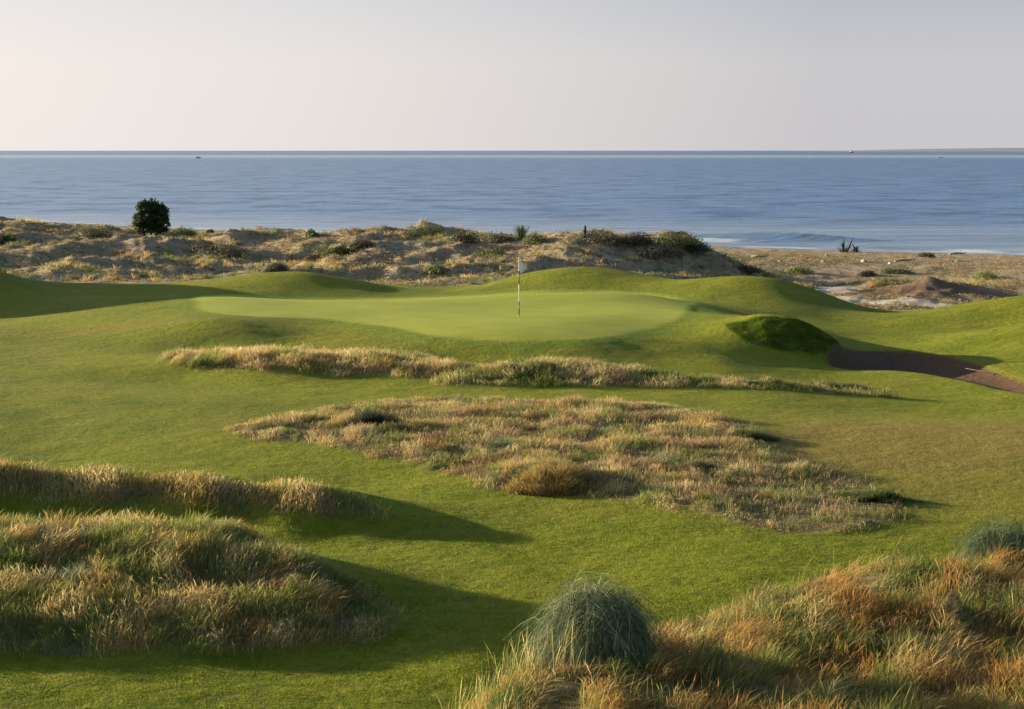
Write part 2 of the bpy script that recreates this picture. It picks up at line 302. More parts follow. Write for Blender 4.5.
def land_material():
    m = new_mat('land'); b = NB(m)
    geo = b.n('ShaderNodeNewGeometry').outputs['Position']
    st = b.n('ShaderNodeMapping', {'Vector': geo, 'Scale': (1, 1, 0)}).outputs[0]
    n_big = b.noise(st, 0.10, 4); n_mid = b.noise(st, 0.55, 5, .6); n_fine = b.noise(st, 5.0, 5, .65); n_tiny = b.noise(st, 26.0, 3, .6)
    # mown turf
    turf = b.mix(b.rng(n_big, .36, .64, 0, 1), (.132, .170, .007), (.205, .232, .009))
    turf = b.mix(b.rng(n_mid, .35, .70, 0, .75), turf, (.285, .275, .020))
    turf = b.mix(b.rng(n_fine, .42, .72, 0, .6), turf, (.062, .112, .006))
    turf = b.mix(b.rng(n_tiny, .5, .8, 0, .55), turf, (.26, .27, .045))
    turf = b.mix(b.rng(b.noise(st, .23, 6, .65), .52, .66, 0, .45), turf, (.27, .235, .040))
    brown = b.attr('dry').outputs['Fac']
    turf = b.mix(b.math('MULTIPLY', brown, b.rng(n_fine, .3, .65, .35, 1)), turf, (.26, .185, .055))
    green = b.mix(b.rng(n_mid, .3, .7, 0, 1), (.30, .345, .040), (.40, .415, .066))
    fringe = (.175, .225, .018)
    dark = b.mix(b.rng(n_fine, .35, .65, 0, 1), (.085, .130, .010), (.140, .185, .016))  # bank face: longer grass, with part of its shade put into the green
    rough = b.mix(b.rng(n_fine, .4, .65, 0, 1), (.10, .095, .03), (.26, .20, .09))
    sand = b.mix(b.rng(n_fine, .35, .7, 0, 1), (.095, .055, .032), (.135, .082, .050))
    # dune soil
    soil = b.mix(b.rng(n_mid, .38, .62, 0, 1), (.42, .325, .225), (.27, .205, .140))
    soil = b.mix(b.rng(n_fine, .45, .7, 0, .8), soil, (.50, .39, .27))
    soil = b.mix(b.rng(n_big, .5, .62, 0, .5), soil, (.26, .22, .11))
    soil = b.mix(b.rng(b.noise(st, .33, 6, .7), .52, .62, 0, .5), soil, (.22, .19, .10))
    col = b.mix(b.attr('m_fringe').outputs['Fac'], turf, fringe)
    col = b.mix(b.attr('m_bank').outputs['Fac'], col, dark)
    col = b.mix(b.attr('m_green').outputs['Fac'], col, green)
    col = b.mix(b.attr('m_rough').outputs['Fac'], col, rough)
    col = b.mix(b.attr('m_sand').outputs['Fac'], col, sand)
    col = b.mix(b.attr('m_dune').outputs['Fac'], col, soil)
    col = b.mix(b.attr('m_path').outputs['Fac'], col, (.50, .44, .36))
    col = b.mix(b.attr('m_brown').outputs['Fac'], col, b.mix(b.rng(n_fine, .3, .7, 0, 1), (.130, .088, .058), (.20, .14, .09)))
    hgt = b.math('ADD', b.math('MULTIPLY', n_fine, .6), b.math('MULTIPLY', n_tiny, .35))
    amt = b.math('SUBTRACT', 1.0, b.math('MULTIPLY', b.attr('m_green').outputs['Fac'], .93))
    st_ = b.n('ShaderNodeMapping', {'Vector': geo, 'Scale': (.55, 1, 0)}).outputs[0]
    hgt = b.math('ADD', hgt, b.math('MULTIPLY', b.noise(st_, 1.7, 4, .6), 1.3))
    bump = b.n('ShaderNodeBump', {'Height': hgt, 'Strength': b.math('MULTIPLY', amt, 1.0), 'Distance': .14}).outputs[0]
    p = b.n('ShaderNodeBsdfPrincipled', {'Base Color': col, 'Roughness': .9, 'Normal': bump, 'Specular IOR Level': .15})
    o = b.n('ShaderNodeOutputMaterial', {'Surface': p.outputs[0]}); return m
LAND = land_material()

def leaf_material(name, trans=.35, rough=.7):
    m = new_mat(name); b = NB(m)
    t = b.attr('tint').outputs['Color']
    d = b.n('ShaderNodeBsdfPrincipled', {'Base Color': t, 'Roughness': rough, 'Specular IOR Level': .25}).outputs[0]
    tr = b.n('ShaderNodeBsdfTranslucent', {'Color': t}).outputs[0]
    mx = b.n('ShaderNodeMixShader', {0: trans, 1: d, 2: tr}).outputs[0]
    b.n('ShaderNodeOutputMaterial', {'Surface': mx}); return m
GRASS = leaf_material('grass_blades', .5); LEAF = leaf_material('shrub_leaves', .25)
def plain(name, c, rough=.6, metal=0, var=.15, scale=8):
    m = new_mat(name); b = NB(m)
    g = b.n('ShaderNodeTexCoord').outputs['Object']
    c2 = tuple(x*(1-var*2) for x in c)
    p = b.n('ShaderNodeBsdfPrincipled', {'Base Color': b.mix(b.rng(b.noise(g, scale), .35, .65, 0, 1), c, c2), 'Roughness': rough, 'Metallic': metal})
    b.n('ShaderNodeOutputMaterial', {'Surface': p.outputs[0]}); return m
WHITE = plain('white_paint', (.80, .79, .76), .5, 0, .03); BLACKP = plain('dark_paint', (.05, .05, .05), .4); WOOD = plain('weathered_wood', (.34, .27, .20), .8)
BARK = plain('bark', (.12, .09, .06), .9); HULLD = plain('dark_hull', (.07, .07, .08), .5); ROCK = plain('pale_stone', (.52, .49, .44), .85); CLOTH = plain('flag_cloth', (.82, .81, .79), .7, 0, .02)

# ------------------------------------------------------------------ ground meshes, split by kind of ground
ax = lambda u, y: ray(u, 300)[0]*y
m_dry = np.clip(gx(ax(900, 40), 40, 5.5, 3.6)*1.3 + 0.45*gx(ax(980, 33), 34, 3, 2.5) + .35*gx(ax(1000, 44), 44, 5, 2) + .7*gx(ax(120, 62.5), 63, 7, .7), 0, 1)
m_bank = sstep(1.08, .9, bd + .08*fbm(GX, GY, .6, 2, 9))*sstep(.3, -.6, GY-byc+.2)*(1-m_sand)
pathP = [smooth_poly(np.array([(ax(u, y), y) for u, y in pp])) for pp in (((800, 94), (870, 91.6), (930, 90.2), (960, 90.4), (940, 92.6), (880, 94.0), (820, 96.6)), ((808, 97), (850, 98), (866, 103), (830, 106), (812, 102)))]
m_path = np.zeros_like(GX)
for pp in pathP: m_path = np.maximum(m_path, sstep(-.5, .3, sdf(pp, GX, GY) + .5*fbm(GX, GY, 1.5, 3, 21)))
m_brown = sstep(.25, .6, gx(ax(930, 97.5), 97.8, 5.2, 3.4) + .12*fbm(GX, GY, 2, 3, 22))*(1-m_path)
A_ALL = {'m_rough': m_rough, 'm_green': m_green, 'm_fringe': m_fringe, 'm_sand': m_sand, 'm_dune': m_dune, 'dry': m_dry, 'm_bank': m_bank, 'm_path': m_path, 'm_brown': m_brown}
nr, nc = GX.shape; idx = np.arange(nr*nc).reshape(nr, nc)
quads = np.stack([idx[:-1, :-1], idx[:-1, 1:], idx[1:, 1:], idx[1:, :-1]], -1).reshape(-1, 4)
fm = lambda M: M.ravel()[quads].mean(1)
zone = np.zeros(len(quads), int)
zone[fm(m_rough) > .5] = 1; zone[fm(m_green) > .5] = 2; zone[fm(m_sand) > .5] = 3
d_ = fm(m_dune) > .5; zone[d_] = 4; 
fz = fm(GZ); fy = fm(GY)
zone[d_ & (fz < -2.55) & (fy > 118)] = 5
zone[fm(m_path) > .5] = 6
allV = np.stack([GX, GY, GZ], -1).reshape(-1, 3)
for k, nm in enumerate(('fairway', 'rough_ground', 'putting_green', 'bunker', 'dunes', 'beach', 'sandy_path')):
    q = quads[zone == k]
    if not len(q): continue
    used, inv = np.unique(q, return_inverse=True)
    o = np_mesh(nm, allV[used], inv.reshape(-1, 4), LAND, smooth=True, attrs={a: M.ravel()[used] for a, M in A_ALL.items()})
    tag(o, kind='structure')

# ------------------------------------------------------------------ sea
SEA_Z = -3.5
def sea():
    vr = np.concatenate([np.arange(0.35, 12, .25), np.arange(12, 140, .45)])          # picture rows below the horizon
    Y = ((ZC - SEA_Z)*F/vr)[::-1]; Y = Y[Y > 100]
    c = np.concatenate([np.linspace(-3, -.62, 14), np.linspace(-.6, .6, 620), np.linspace(.62, 3, 14)])
    YY, SS = np.meshgrid(Y, c, indexing='ij'); XX = SS*YY; ZZ = np.full_like(XX, SEA_Z)
    shy = np.interp(SS, [ray(u, 300)[0] for u, _ in SHORE], [y for _, y in SHORE])
    off = YY - shy
    # swells rolling in over the last metres
    sx = XX*.12
    for o0, a, w, cx, cw in ((17, .75, 1.5, 30, 9), (9.5, .38, 1.1, 22, 7), (4.0, .16, .9, 40, 30), (25, .10, 2.5, 10, 60), (36, .07, 3, 0, 90)):
        ZZ += a*np.exp(-((off - o0 - 1.2*np.sin(sx+o0))/w)**2)*np.exp(-((XX-cx)/cw)**2)
    near = sstep(400, 150, YY)
    ZZ += near*(.035*fbm(XX, YY, 6, 3, 31) )
    foam = np.exp(-((off - 1.0 - .8*fbm(XX, YY, 5, 2, 33))/1.0)**2)*sstep(-.15, .25, fbm(XX, YY, 9, 3, 34)+.05)
    foam = np.maximum(foam, 1.6*np.exp(-((XX-21.5)/2.6)**2 - ((off-8.5)/1.5)**2))
    foam = np.maximum(foam, 1.8*np.exp(-((XX-45.0)/2.0)**2 - ((off-2.2)/1.6)**2))
    foam = np.clip(foam + .25*np.exp(-((off-4)/1.2)**2)*sstep(0, .3, fbm(XX, YY, 12, 3, 35)), 0, 1)
    a, b2 = XX.shape; ii = np.arange(a*b2).reshape(a, b2)
    q = np.stack([ii[:-1, :-1], ii[:-1, 1:], ii[1:, 1:], ii[1:, :-1]], -1).reshape(-1, 4)
    m = new_mat('sea_water'); b = NB(m)
    geo = b.n('ShaderNodeNewGeometry').outputs['Position']
    w1 = b.noise(b.n('ShaderNodeMapping', {'Vector': geo, 'Scale': (.35, 1.0, 0)}).outputs[0], 1.1, 4, .6)
    w2 = b.noise(b.n('ShaderNodeMapping', {'Vector': geo, 'Scale': (.25, 1.0, 0)}).outputs[0], .16, 4, .6)
    # wind streaks: sheen of calmer and rougher water painted as stretched patches of blue
    st = b.noise(b.n('ShaderNodeMapping', {'Vector': geo, 'Scale': (.14, 1.0, 0)}).outputs[0], .004, 10, .72)
    st2 = b.noise(b.n('ShaderNodeMapping', {'Vector': geo, 'Scale': (.05, .5, 0)}).outputs[0], .06, 4, .6)
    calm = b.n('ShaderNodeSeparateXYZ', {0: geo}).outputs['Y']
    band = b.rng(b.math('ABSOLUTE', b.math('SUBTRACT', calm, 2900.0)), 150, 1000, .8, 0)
    sheen = b.rng(b.math('ADD', calm, b.math('MULTIPLY', b.n('ShaderNodeSeparateXYZ', {0: geo}).outputs['X'], .32)), 200, 262, 1, 0)
    sheen = b.math('MULTIPLY', sheen, b.rng(st2, .3, .62, .25, 1))
    c0 = b.mix(b.rng(st, .36, .64, 0, 1), (.004, .095, .30), (.014, .135, .38))
    st3 = b.noise(b.n('ShaderNodeMapping', {'Vector': geo, 'Scale': (1.3, 1.0, 0)}).outputs[0], .055, 7, .78)
    c0 = b.mix(b.rng(st2, .45, .7, 0, .25), c0, (.09, .17, .27))
    c0 = b.mix(b.rng(st3, .50, .60, 0, .7), c0, (.008, .045, .12)); c0 = b.mix(b.rng(st3, .48, .40, 0, .5), c0, (.11, .20, .34))  # light and dark of the ripples painted as colour flecks
    c0 = b.mix(b.math('MULTIPLY', sheen, .85), c0, (.36, .41, .46))  # near shore: sky sheen of calm water painted into the base colour
    c0 = b.mix(b.math('MULTIPLY', band, .9), c0, (.46, .49, .54))  # calm streak far out: reflected sky painted pale into the colour
    c0 = b.mix(b.attr('foam').outputs['Fac'], c0, (.75, .76, .76))
    hgt = b.math('ADD', b.math('MULTIPLY', w1, .12), b.math('MULTIPLY', w2, .8))
    bmp = b.n('ShaderNodeBump', {'Height': hgt, 'Strength': .9, 'Distance': 1.0}).outputs[0]
    p = b.n('ShaderNodeBsdfPrincipled', {'Base Color': c0, 'Roughness': .24, 'IOR': 1.33, 'Specular IOR Level': b.math('ADD', b.rng(st3, .45, .56, .60, .05), b.math('ADD', b.math('MULTIPLY', sheen, .7), b.math('MULTIPLY', band, .6))), 'Normal': bmp})
    b.n('ShaderNodeOutputMaterial', {'Surface': p.outputs[0]})
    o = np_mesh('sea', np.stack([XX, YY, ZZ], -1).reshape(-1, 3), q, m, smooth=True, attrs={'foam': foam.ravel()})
    tag(o, kind='structure')
sea()
def distant_coast():
    D = 17000.0; us = np.linspace(800, 1500, 80); V = []
    for i, u in enumerate(us):
        X = (u-512)/F*D; hh = (4 + 30*float(sstep(820, 1020, u)) + 6*float(fbm(u, 0., 60., 3, 41)))*float(sstep(800, 840, u))
        V += [(X, D-900, -3.8), (X, D, hh-3.4), (X, D+1600, hh*.9-3.4), (X, D+2500, -3.8)]
    Fq = [(4*i+j, 4*i+4+j, 4*i+5+j, 4*i+1+j) for i in range(79) for j in range(3)]
    m = plain('hazy_land', (.27, .30, .37), .9, 0, .05, .001)
    tag(np_mesh('distant_coast', V, Fq, m, smooth=True), kind='structure')
distant_coast()

# ------------------------------------------------------------------ grass builder
def blades(X, Y, Z, hgt, wid, lx, ly, tip, base, headw=None):
    """curved tapering blades (three levels); tip/base Nx3 colours"""
    N = len(X); a = rng.uniform(0, 2*np.pi, N); wx = np.cos(a)*wid*.5; wy = np.sin(a)*wid*.5
    P = np.empty((N, 7, 3)); hw = headw if headw is not None else np.full(N, .55)
    def lvl(t): return X+lx*t**1.8, Y+ly*t**1.8, Z+hgt*(t - .22*t**3*np.clip((lx*lx+ly*ly)/(hgt*hgt+1e-6), 0, 1))
    for k, (t, s) in enumerate(((0, 1.0), (.5, .8), (.8, None))):
        x, y, z = lvl(t); s_ = hw if s is None else s
        P[:, 2*k, 0] = x-wx*s_; P[:, 2*k, 1] = y-wy*s_; P[:, 2*k, 2] = z
        P[:, 2*k+1, 0] = x+wx*s_; P[:, 2*k+1, 1] = y+wy*s_; P[:, 2*k+1, 2] = z
    x, y, z = lvl(1.0); P[:, 6, 0] = x; P[:, 6, 1] = y; P[:, 6, 2] = z
    T = np.array([(0, 1, 3), (0, 3, 2), (2, 3, 5), (2, 5, 4), (4, 5, 6)])
    Fc = (np.arange(N)[:, None, None]*7 + T[None]).reshape(-1, 3)
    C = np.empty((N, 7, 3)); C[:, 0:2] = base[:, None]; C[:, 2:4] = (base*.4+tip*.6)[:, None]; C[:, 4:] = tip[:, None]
    return P.reshape(-1, 3), Fc, C.reshape(-1, 3)
STRAW = np.array((.70, .56, .27)); GOLD = np.array((.56, .39, .14)); ORANGE = np.array((.52, .28, .09)); PINK = np.array((.56, .38, .23))
OLIVE = np.array((.22, .235, .07)); GREEN = np.array((.10, .15, .035)); GREY = np.array((.25, .29, .17)); BROWN = np.array((.22, .14, .07)); YGREEN = np.array((.29, .32, .085))
def palette(X, Y, cols_, weights, scale, seed):
    """soft patches: every colour gets its own noise field; the winner with jitter"""
    best = None; idx_ = None
    for i, w in enumerate(weights):
        f = w + 1.1*fbm(X, Y, scale, 4, seed+i*3.1) + rng.normal(0, .11, len(X))
        if best is None: best = f; idx_ = np.zeros(len(X), int)
        else:
            s = f > best; idx_[s] = i; best = np.where(s, f, best)
    c = np.array(cols_)[idx_]*rng.uniform(.72, 1.22, (len(X), 1))
    return c
def scatter_poly(P, density, pad=.2, mindens=None):
    x0, y0 = P.min(0)-pad; x1, y1 = P.max(0)+pad
    N = int((x1-x0)*(y1-y0)*density); X = rng.uniform(x0, x1, N); Y = rng.uniform(y0, y1, N)
    s = sdf(P, X, Y); return X, Y, s
BUSHES = [(ray(u, 300)[0]*y, y, r) for u, y, r in ((597, 19.7, .50), (1015, 26.0, .4))]
def patch(name, key, label, density, hmin, hmax, wid, cols_, weights, seed, lean=.35, pscale=1.6, view=None, hadd=0.0, thin=None, var=1.0):
    P = PW[key]; X, Y, s = scatter_poly(P, density)
    s = s + .35*fbm(X, Y, 1.6, 3, 5)
    ok = (s > -.12 + .2*rng.uniform(-1, 1, len(X))) & (np.abs(X/Y) < .42)
    if view: ok &= view(X, Y)
    if thin is not None: ok &= rng.uniform(0, 1, len(X)) < thin(X, Y)
    gap = fbm(X, Y, .9, 3, seed+50); ok &= rng.uniform(0, 1, len(X)) < (.66 + 1.4*gap*var)
    X = X[ok]; Y = Y[ok]; s = s[ok]
    for bx, by, br in BUSHES:
        k = ((X-bx)**2 + ((Y-by+br*.35)/1.15)**2) > br*br; X = X[k]; Y = Y[k]; s = s[k]
    Z = height(X, Y)
    tus = fbm(X, Y, .55, 2, seed+25); hm = .55 + var*(1.0*fbm(X, Y, 1.3, 3, seed+20) + .6*tus) + .45*np.clip(s/1.0, 0, 1) + hadd
    hh = (hmin + (hmax-hmin)*rng.beta(2, 3, len(X)))*np.clip(hm, .22, 1.45)
    dirx = .35 + .9*fbm(X, Y, 1.8, 2, seed+70); diry = -.25 + .9*fbm(X, Y, 1.8, 2, seed+80)
    lx = hh*(lean*dirx*1.6 + rng.normal(0, .38, len(X))); ly = hh*(lean*diry*1.6 + rng.normal(0, .38, len(X)))
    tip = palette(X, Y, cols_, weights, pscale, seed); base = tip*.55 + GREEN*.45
    head = (rng.uniform(0, 1, len(X)) < .35); hw = np.where(head, 1.5, .55)
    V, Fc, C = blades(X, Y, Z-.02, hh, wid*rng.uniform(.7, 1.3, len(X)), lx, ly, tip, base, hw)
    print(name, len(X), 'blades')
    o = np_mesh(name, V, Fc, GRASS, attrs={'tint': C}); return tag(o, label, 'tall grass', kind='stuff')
patch('tall_grass', 'nearright', 'tall golden and orange dry grass on the near right mound around the grey green bush', 1700, .08, .42, .007,
      [GOLD, ORANGE, OLIVE, STRAW, GREEN, BROWN, YGREEN], [.10, .12, .09, -.03, .02, .02, .03], 100, .6, 1.2, lambda x, y: y > 15.5, var=1.5)
patch('tall_grass', 'nearleft', 'tall straw and green grass covering the near left mound', 1800, .08, .38, .007,
      [STRAW, OLIVE, GREY, YGREEN, GREEN, GOLD, BROWN], [.14, .09, -.06, .14, .02, .12, -.08], 200, .7, 1.2, lambda x, y: x/y > -.4, hadd=.12, var=.55)
patch('tall_grass', 'ridge', 'long ridge of straw coloured grass ending in a point over the left fairway', 1200, .12, .42, .009,
      [STRAW, PINK, OLIVE, GREY, YGREEN, GOLD], [.12, .03, .05, -.08, .06, .16], 300, .4, 1.2, hadd=.1, var=.55)
patch('tall_grass', 'mid', 'wide patch of pinkish dry rough grass in the middle of the fairway', 1250, .05, .27, .007,
      [STRAW, PINK, OLIVE, GOLD, YGREEN, BROWN, GREY], [.07, .12, .06, .05, .05, .0, -.02], 400, .4, 1.3, var=1.25, thin=lambda x, y: 1-.72*sstep(.10, .20, x/y + .25*perlin(x/1.5, y/1.5)*.2))
patch('tall_grass', 'strip', 'straw coloured grass strip in front of the left part of the green', 1200, .10, .34, .009,
      [STRAW, PINK, OLIVE, GOLD, YGREEN], [.16, .04, .02, .05, .0], 500, .4, 1.2, hadd=.1, var=1.35)
patch('tall_grass', 'striptwo', 'green and straw grass strip tapering to the right below the flag', 1200, .06, .30, .009,
      [OLIVE, GREEN, STRAW, YGREEN, PINK], [.10, .08, .10, .06, .05], 600, .4, 1.6, hadd=.3, var=1.3)

def reeds():
    N = 420; X = ray(1, 300)[0]*0 + rng.uniform(ax(440, 20), ax(575, 20), N); Y = rng.uniform(18.6, 21.2, N); N2 = 60
    X = np.concatenate([X, rng.uniform(ax(660, 23), ax(1000, 23), N2)]); Y = np.concatenate([Y, rng.uniform(20, 25, N2)]); N += N2
    k = (gsample(m_rough, X, Y) > .2) & (perlin(X/.5, Y/.5) > -.15); X = X[k]; Y = Y[k]; N = len(X)
    hh = rng.uniform(.35, .72, N); c = palette(X, Y, [YGREEN, STRAW, OLIVE], [.1, .05, .08], 1, 88)
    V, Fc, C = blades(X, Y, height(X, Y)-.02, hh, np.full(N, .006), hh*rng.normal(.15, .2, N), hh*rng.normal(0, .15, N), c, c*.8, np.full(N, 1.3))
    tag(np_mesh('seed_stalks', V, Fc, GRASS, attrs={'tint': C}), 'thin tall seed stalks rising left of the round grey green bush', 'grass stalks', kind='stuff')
reeds()
# short turf blades standing up in the nearer fairway, thinning out with distance
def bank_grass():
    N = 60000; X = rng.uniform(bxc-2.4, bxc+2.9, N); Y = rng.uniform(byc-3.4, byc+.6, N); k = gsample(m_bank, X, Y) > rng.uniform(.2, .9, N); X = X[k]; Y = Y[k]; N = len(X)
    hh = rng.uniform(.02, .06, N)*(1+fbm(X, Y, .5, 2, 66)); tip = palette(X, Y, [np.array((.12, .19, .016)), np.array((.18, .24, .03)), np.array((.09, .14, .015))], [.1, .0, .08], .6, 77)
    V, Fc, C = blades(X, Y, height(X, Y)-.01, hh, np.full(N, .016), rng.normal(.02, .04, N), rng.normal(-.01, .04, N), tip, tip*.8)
    tag(np_mesh('bank_grass', V, Fc, GRASS, attrs={'tint': C}), 'coarse green grass, tinted darker for its shade, on the steep bank left of the bunker', 'grass', kind='stuff')
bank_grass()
def turf():
    N = 420000
    Y = 1/rng.uniform(1/46.0, 1/19.0, N); S_ = rng.uniform(-.34, .34, N); X = S_*Y
    keep = (gsample(m_rough, X, Y) < .4) & (rng.uniform(0, 1, N) < sstep(46, 30, Y)); X = X[keep]; Y = Y[keep]; N = len(X)
    Z = height(X, Y); hh = rng.uniform(.010, .030, N)*(1+1.0*np.clip(fbm(X, Y, .5, 3, 61), -.6, 1)); w = .0085*Y/24
    dry = gsample(m_dry, X, Y)[:, None]
    tip = palette(X, Y, [np.array((.16, .23, .010)), np.array((.24, .28, .016)), np.array((.11, .17, .010)), np.array((.28, .26, .07))], [.1, .08, .04, -.28], 1.4, 71)
    tip = tip*(1-.6*dry) + np.array((.19, .14, .045))*.6*dry
    V, Fc, C = blades(X, Y, Z-.004, hh, w, rng.normal(.006, .010, N), rng.normal(0, .010, N), tip, tip*.85)
    tag(np_mesh('fairway_grass', V, Fc, GRASS, attrs={'tint': C}), 'short mown green grass blades on the near fairway', 'grass', kind='stuff')
turf()

# ------------------------------------------------------------------ dune scrub
def clumps(X, Y, Z, rad, hgt, tip, base, per, leaf):
    """low hummocks: many small leaf faces spread through a dome"""
    N = len(X); M = N*per; k = np.repeat(np.arange(N), per)
    th = rng.uniform(0, 2*np.pi, M); ph = np.arccos(rng.uniform(0.0, 1, M)); rr = rng.uniform(.45, 1.05, M)
    cx = X[k]+rad[k]*rr*np.sin(ph)*np.cos(th); cy = Y[k]+rad[k]*rr*np.sin(ph)*np.sin(th); cz_ = Z[k]+hgt[k]*rr*np.cos(ph)
    c = np.stack([cx, cy, cz_], -1); s = leaf*rng.uniform(.6, 1.4, M)[:, None]
    nrm = np.stack([np.sin(ph)*np.cos(th), np.sin(ph)*np.sin(th), np.cos(ph)+.2], -1) + rng.normal(0, .45, (M, 3))
    nrm /= np.linalg.norm(nrm, axis=1, keepdims=True)
    t1 = np.cross(nrm, rng.normal(0, 1, (M, 3))); t1 /= np.linalg.norm(t1, axis=1, keepdims=True); t2 = np.cross(nrm, t1)
    V = np.stack([c-t1*s*.5, c+t1*s*.5, c+t2*s], 1).reshape(-1, 3)
    mixf = rng.uniform(0, 1, (M, 1)); col = (tip[k]*mixf + base[k]*(1-mixf))*rng.uniform(.84, 1.16, (M, 1))
    return V, np.arange(M*3).reshape(-1, 3), np.repeat(col, 3, 0)
def dune_cover():
    N = 110000
    Y = rng.uniform(88, 185, N); X = rng.uniform(-.33, .36, N)*Y
    md = gsample(m_dune, X, Y)*(1-gsample(m_path, X, Y))*(1-.93*gsample(m_brown, X, Y)); Z = height(X, Y)
    dens = .62 + 1.1*fbm(X, Y, 9, 4, 81); dens = dens*sstep(-3.35, -2.6, Z)
    ok = (rng.uniform(0, 1, N) < dens*md); X = X[ok]; Y = Y[ok]; Z = Z[ok]
    tip = palette(X, Y, [STRAW*.6, (GOLD+PINK)*.33, OLIVE, GREY*.75, BROWN*1.2, PINK*.62, GREEN*1.3], [.16, .12, .07, .05, .02, .10, -.16], 7, 91)
    r = np.clip(rng.lognormal(-1.55, .5, len(X)), 0, .6); h = r*rng.uniform(.35, .75, len(X))
    V, Fc, C = clumps(X, Y, Z-.05, r, h, tip, tip*.8+OLIVE*.1, 16, .072)
    print('dune clumps', len(X))
    tag(np_mesh('dune_scrub', V, Fc, LEAF, attrs={'tint': C}), 'low dry straw, gold and grey green scrub covering the dunes', 'scrub', kind='stuff')
dune_cover()
def marram():
    NT = 5200; Y = rng.uniform(92, 165, NT); X = rng.uniform(-.33, .34, NT)*Y; z = height(X, Y)
    k = (gsample(m_dune, X, Y) > .9) & (gsample(m_path, X, Y) < .1) & (gsample(m_brown, X, Y) < .3) & (z > -2.6) & (fbm(X, Y, 8, 3, 95) > .04); X = X[k]; Y = Y[k]
    c = palette(X, Y, [STRAW*.8, OLIVE, GREY*.8, GOLD*.8], [.12, .08, .03, .05], 6, 97); per = 34
    kk_ = np.repeat(np.arange(len(X)), per); M = len(kk_); r0 = np.abs(rng.normal(0, .16, M)); a = rng.uniform(0, 6.28, M)
    x = X[kk_]+r0*np.cos(a); y = Y[kk_]+r0*np.sin(a); hh = rng.uniform(.15, .48, M)*rng.uniform(.5, 1.15, len(X))[kk_]
    cc = c[kk_]*rng.uniform(.8, 1.2, (M, 1))
    V, Fc, C = blades(x, y, height(x, y)-.03, hh, np.full(M, .028), hh*(.5*np.cos(a)+.2), hh*.5*np.sin(a), cc, cc*.75)
    tag(np_mesh('marram_grass', V, Fc, GRASS, attrs={'tint': C}), 'thin upright straw and olive marram grass on the dunes', 'dune grass', kind='stuff')
marram()
def beach_stones():
    N = 5200
    Y = rng.uniform(100, 175, N); X = rng.uniform(-.32, .36, N)*Y; Z = height(X, Y)
    ok = (Z < -1.9) & (Z > -3.45) & (gsample(m_dune, X, Y) > .9) & (gsample(m_path, X, Y) < .2); X = X[ok]; Y = Y[ok]; Z = Z[ok]; N = len(X)
    base = np.array([(1, 0, 0), (.3, .9, 0), (-.8, .6, 0), (-.8, -.6, 0), (.3, -.9, 0), (.1, .1, .45)]); T = np.array([(0, 1, 5), (1, 2, 5), (2, 3, 5), (3, 4, 5), (4, 0, 5)])
    s = np.clip(rng.lognormal(-2.5, .5, N), 0, .16)[:, None, None]; a = rng.uniform(0, 6.28, N)
    B = np.repeat(base[None], N, 0)*s*rng.uniform(.6, 1.4, (N, 6, 3)); ca, sa = np.cos(a)[:, None], np.sin(a)[:, None]
    V = np.stack([X[:, None]+B[:, :, 0]*ca-B[:, :, 1]*sa, Y[:, None]+B[:, :, 0]*sa+B[:, :, 1]*ca, Z[:, None]-.03+B[:, :, 2]], -1).reshape(-1, 3)
    c = rng.uniform(.12, .5, (N, 1))*np.array((1, .92, .82)); C = np.repeat(c, 6, 0)
    m = new_mat('stones'); b = NB(m); p = b.n('ShaderNodeBsdfPrincipled', {'Base Color': b.attr('tint').outputs['Color'], 'Roughness': .9}); b.n('ShaderNodeOutputMaterial', {'Surface': p.outputs[0]})
    tag(np_mesh('beach_debris', V, (np.arange(N)[:, None, None]*6+T[None]).reshape(-1, 3), m, attrs={'tint': C}), 'scattered pebbles and driftwood bits on the beach', 'pebbles', kind='stuff')
beach_stones()

# ------------------------------------------------------------------ tubes and woody things
def tube(path, radii, seg=6):
    path = [Vector(p) for p in path]; V = []; Fq = []
    for i, p in enumerate(path):
        d = (path[min(i+1, len(path)-1)] - path[max(i-1, 0)]).normalized()
        a = d.orthogonal().normalized(); b_ = d.cross(a)
        for j in range(seg):
            t = 2*math.pi*j/seg; V.append(p + (a*math.cos(t)+b_*math.sin(t))*radii[i])
    for i in range(len(path)-1):
        for j in range(seg): Fq.append((i*seg+j, i*seg+(j+1) % seg, (i+1)*seg+(j+1) % seg, (i+1)*seg+j))
    V.append(path[0]); V.append(path[-1]); n0 = len(V)-2; n1 = len(V)-1; m_ = (len(path)-1)*seg
    for j in range(seg): Fq.append((n0, (j+1) % seg, j, j)); Fq.append((n1, m_+j, m_+(j+1) % seg, m_+(j+1) % seg))
    return V, Fq
def tri_clean(V, Fq):
    T = []
    for a, b_, c, d in Fq:
        T.append((a, b_, c))
        if d != c: T.append((a, c, d))
    return V, T
def join(parts):
    V = []; T = []
    for v, t in parts:
        o = len(V); V += list(v); T += [tuple(i+o for i in f) for f in t]
    return V, T
def tube_obj(name, specs, mat, parent=None, smooth=True):
    V, T = join([tri_clean(*tube(p, r, s)) for p, r, s in specs]); return np_mesh(name, [tuple(v) for v in V], T, mat, parent, smooth)

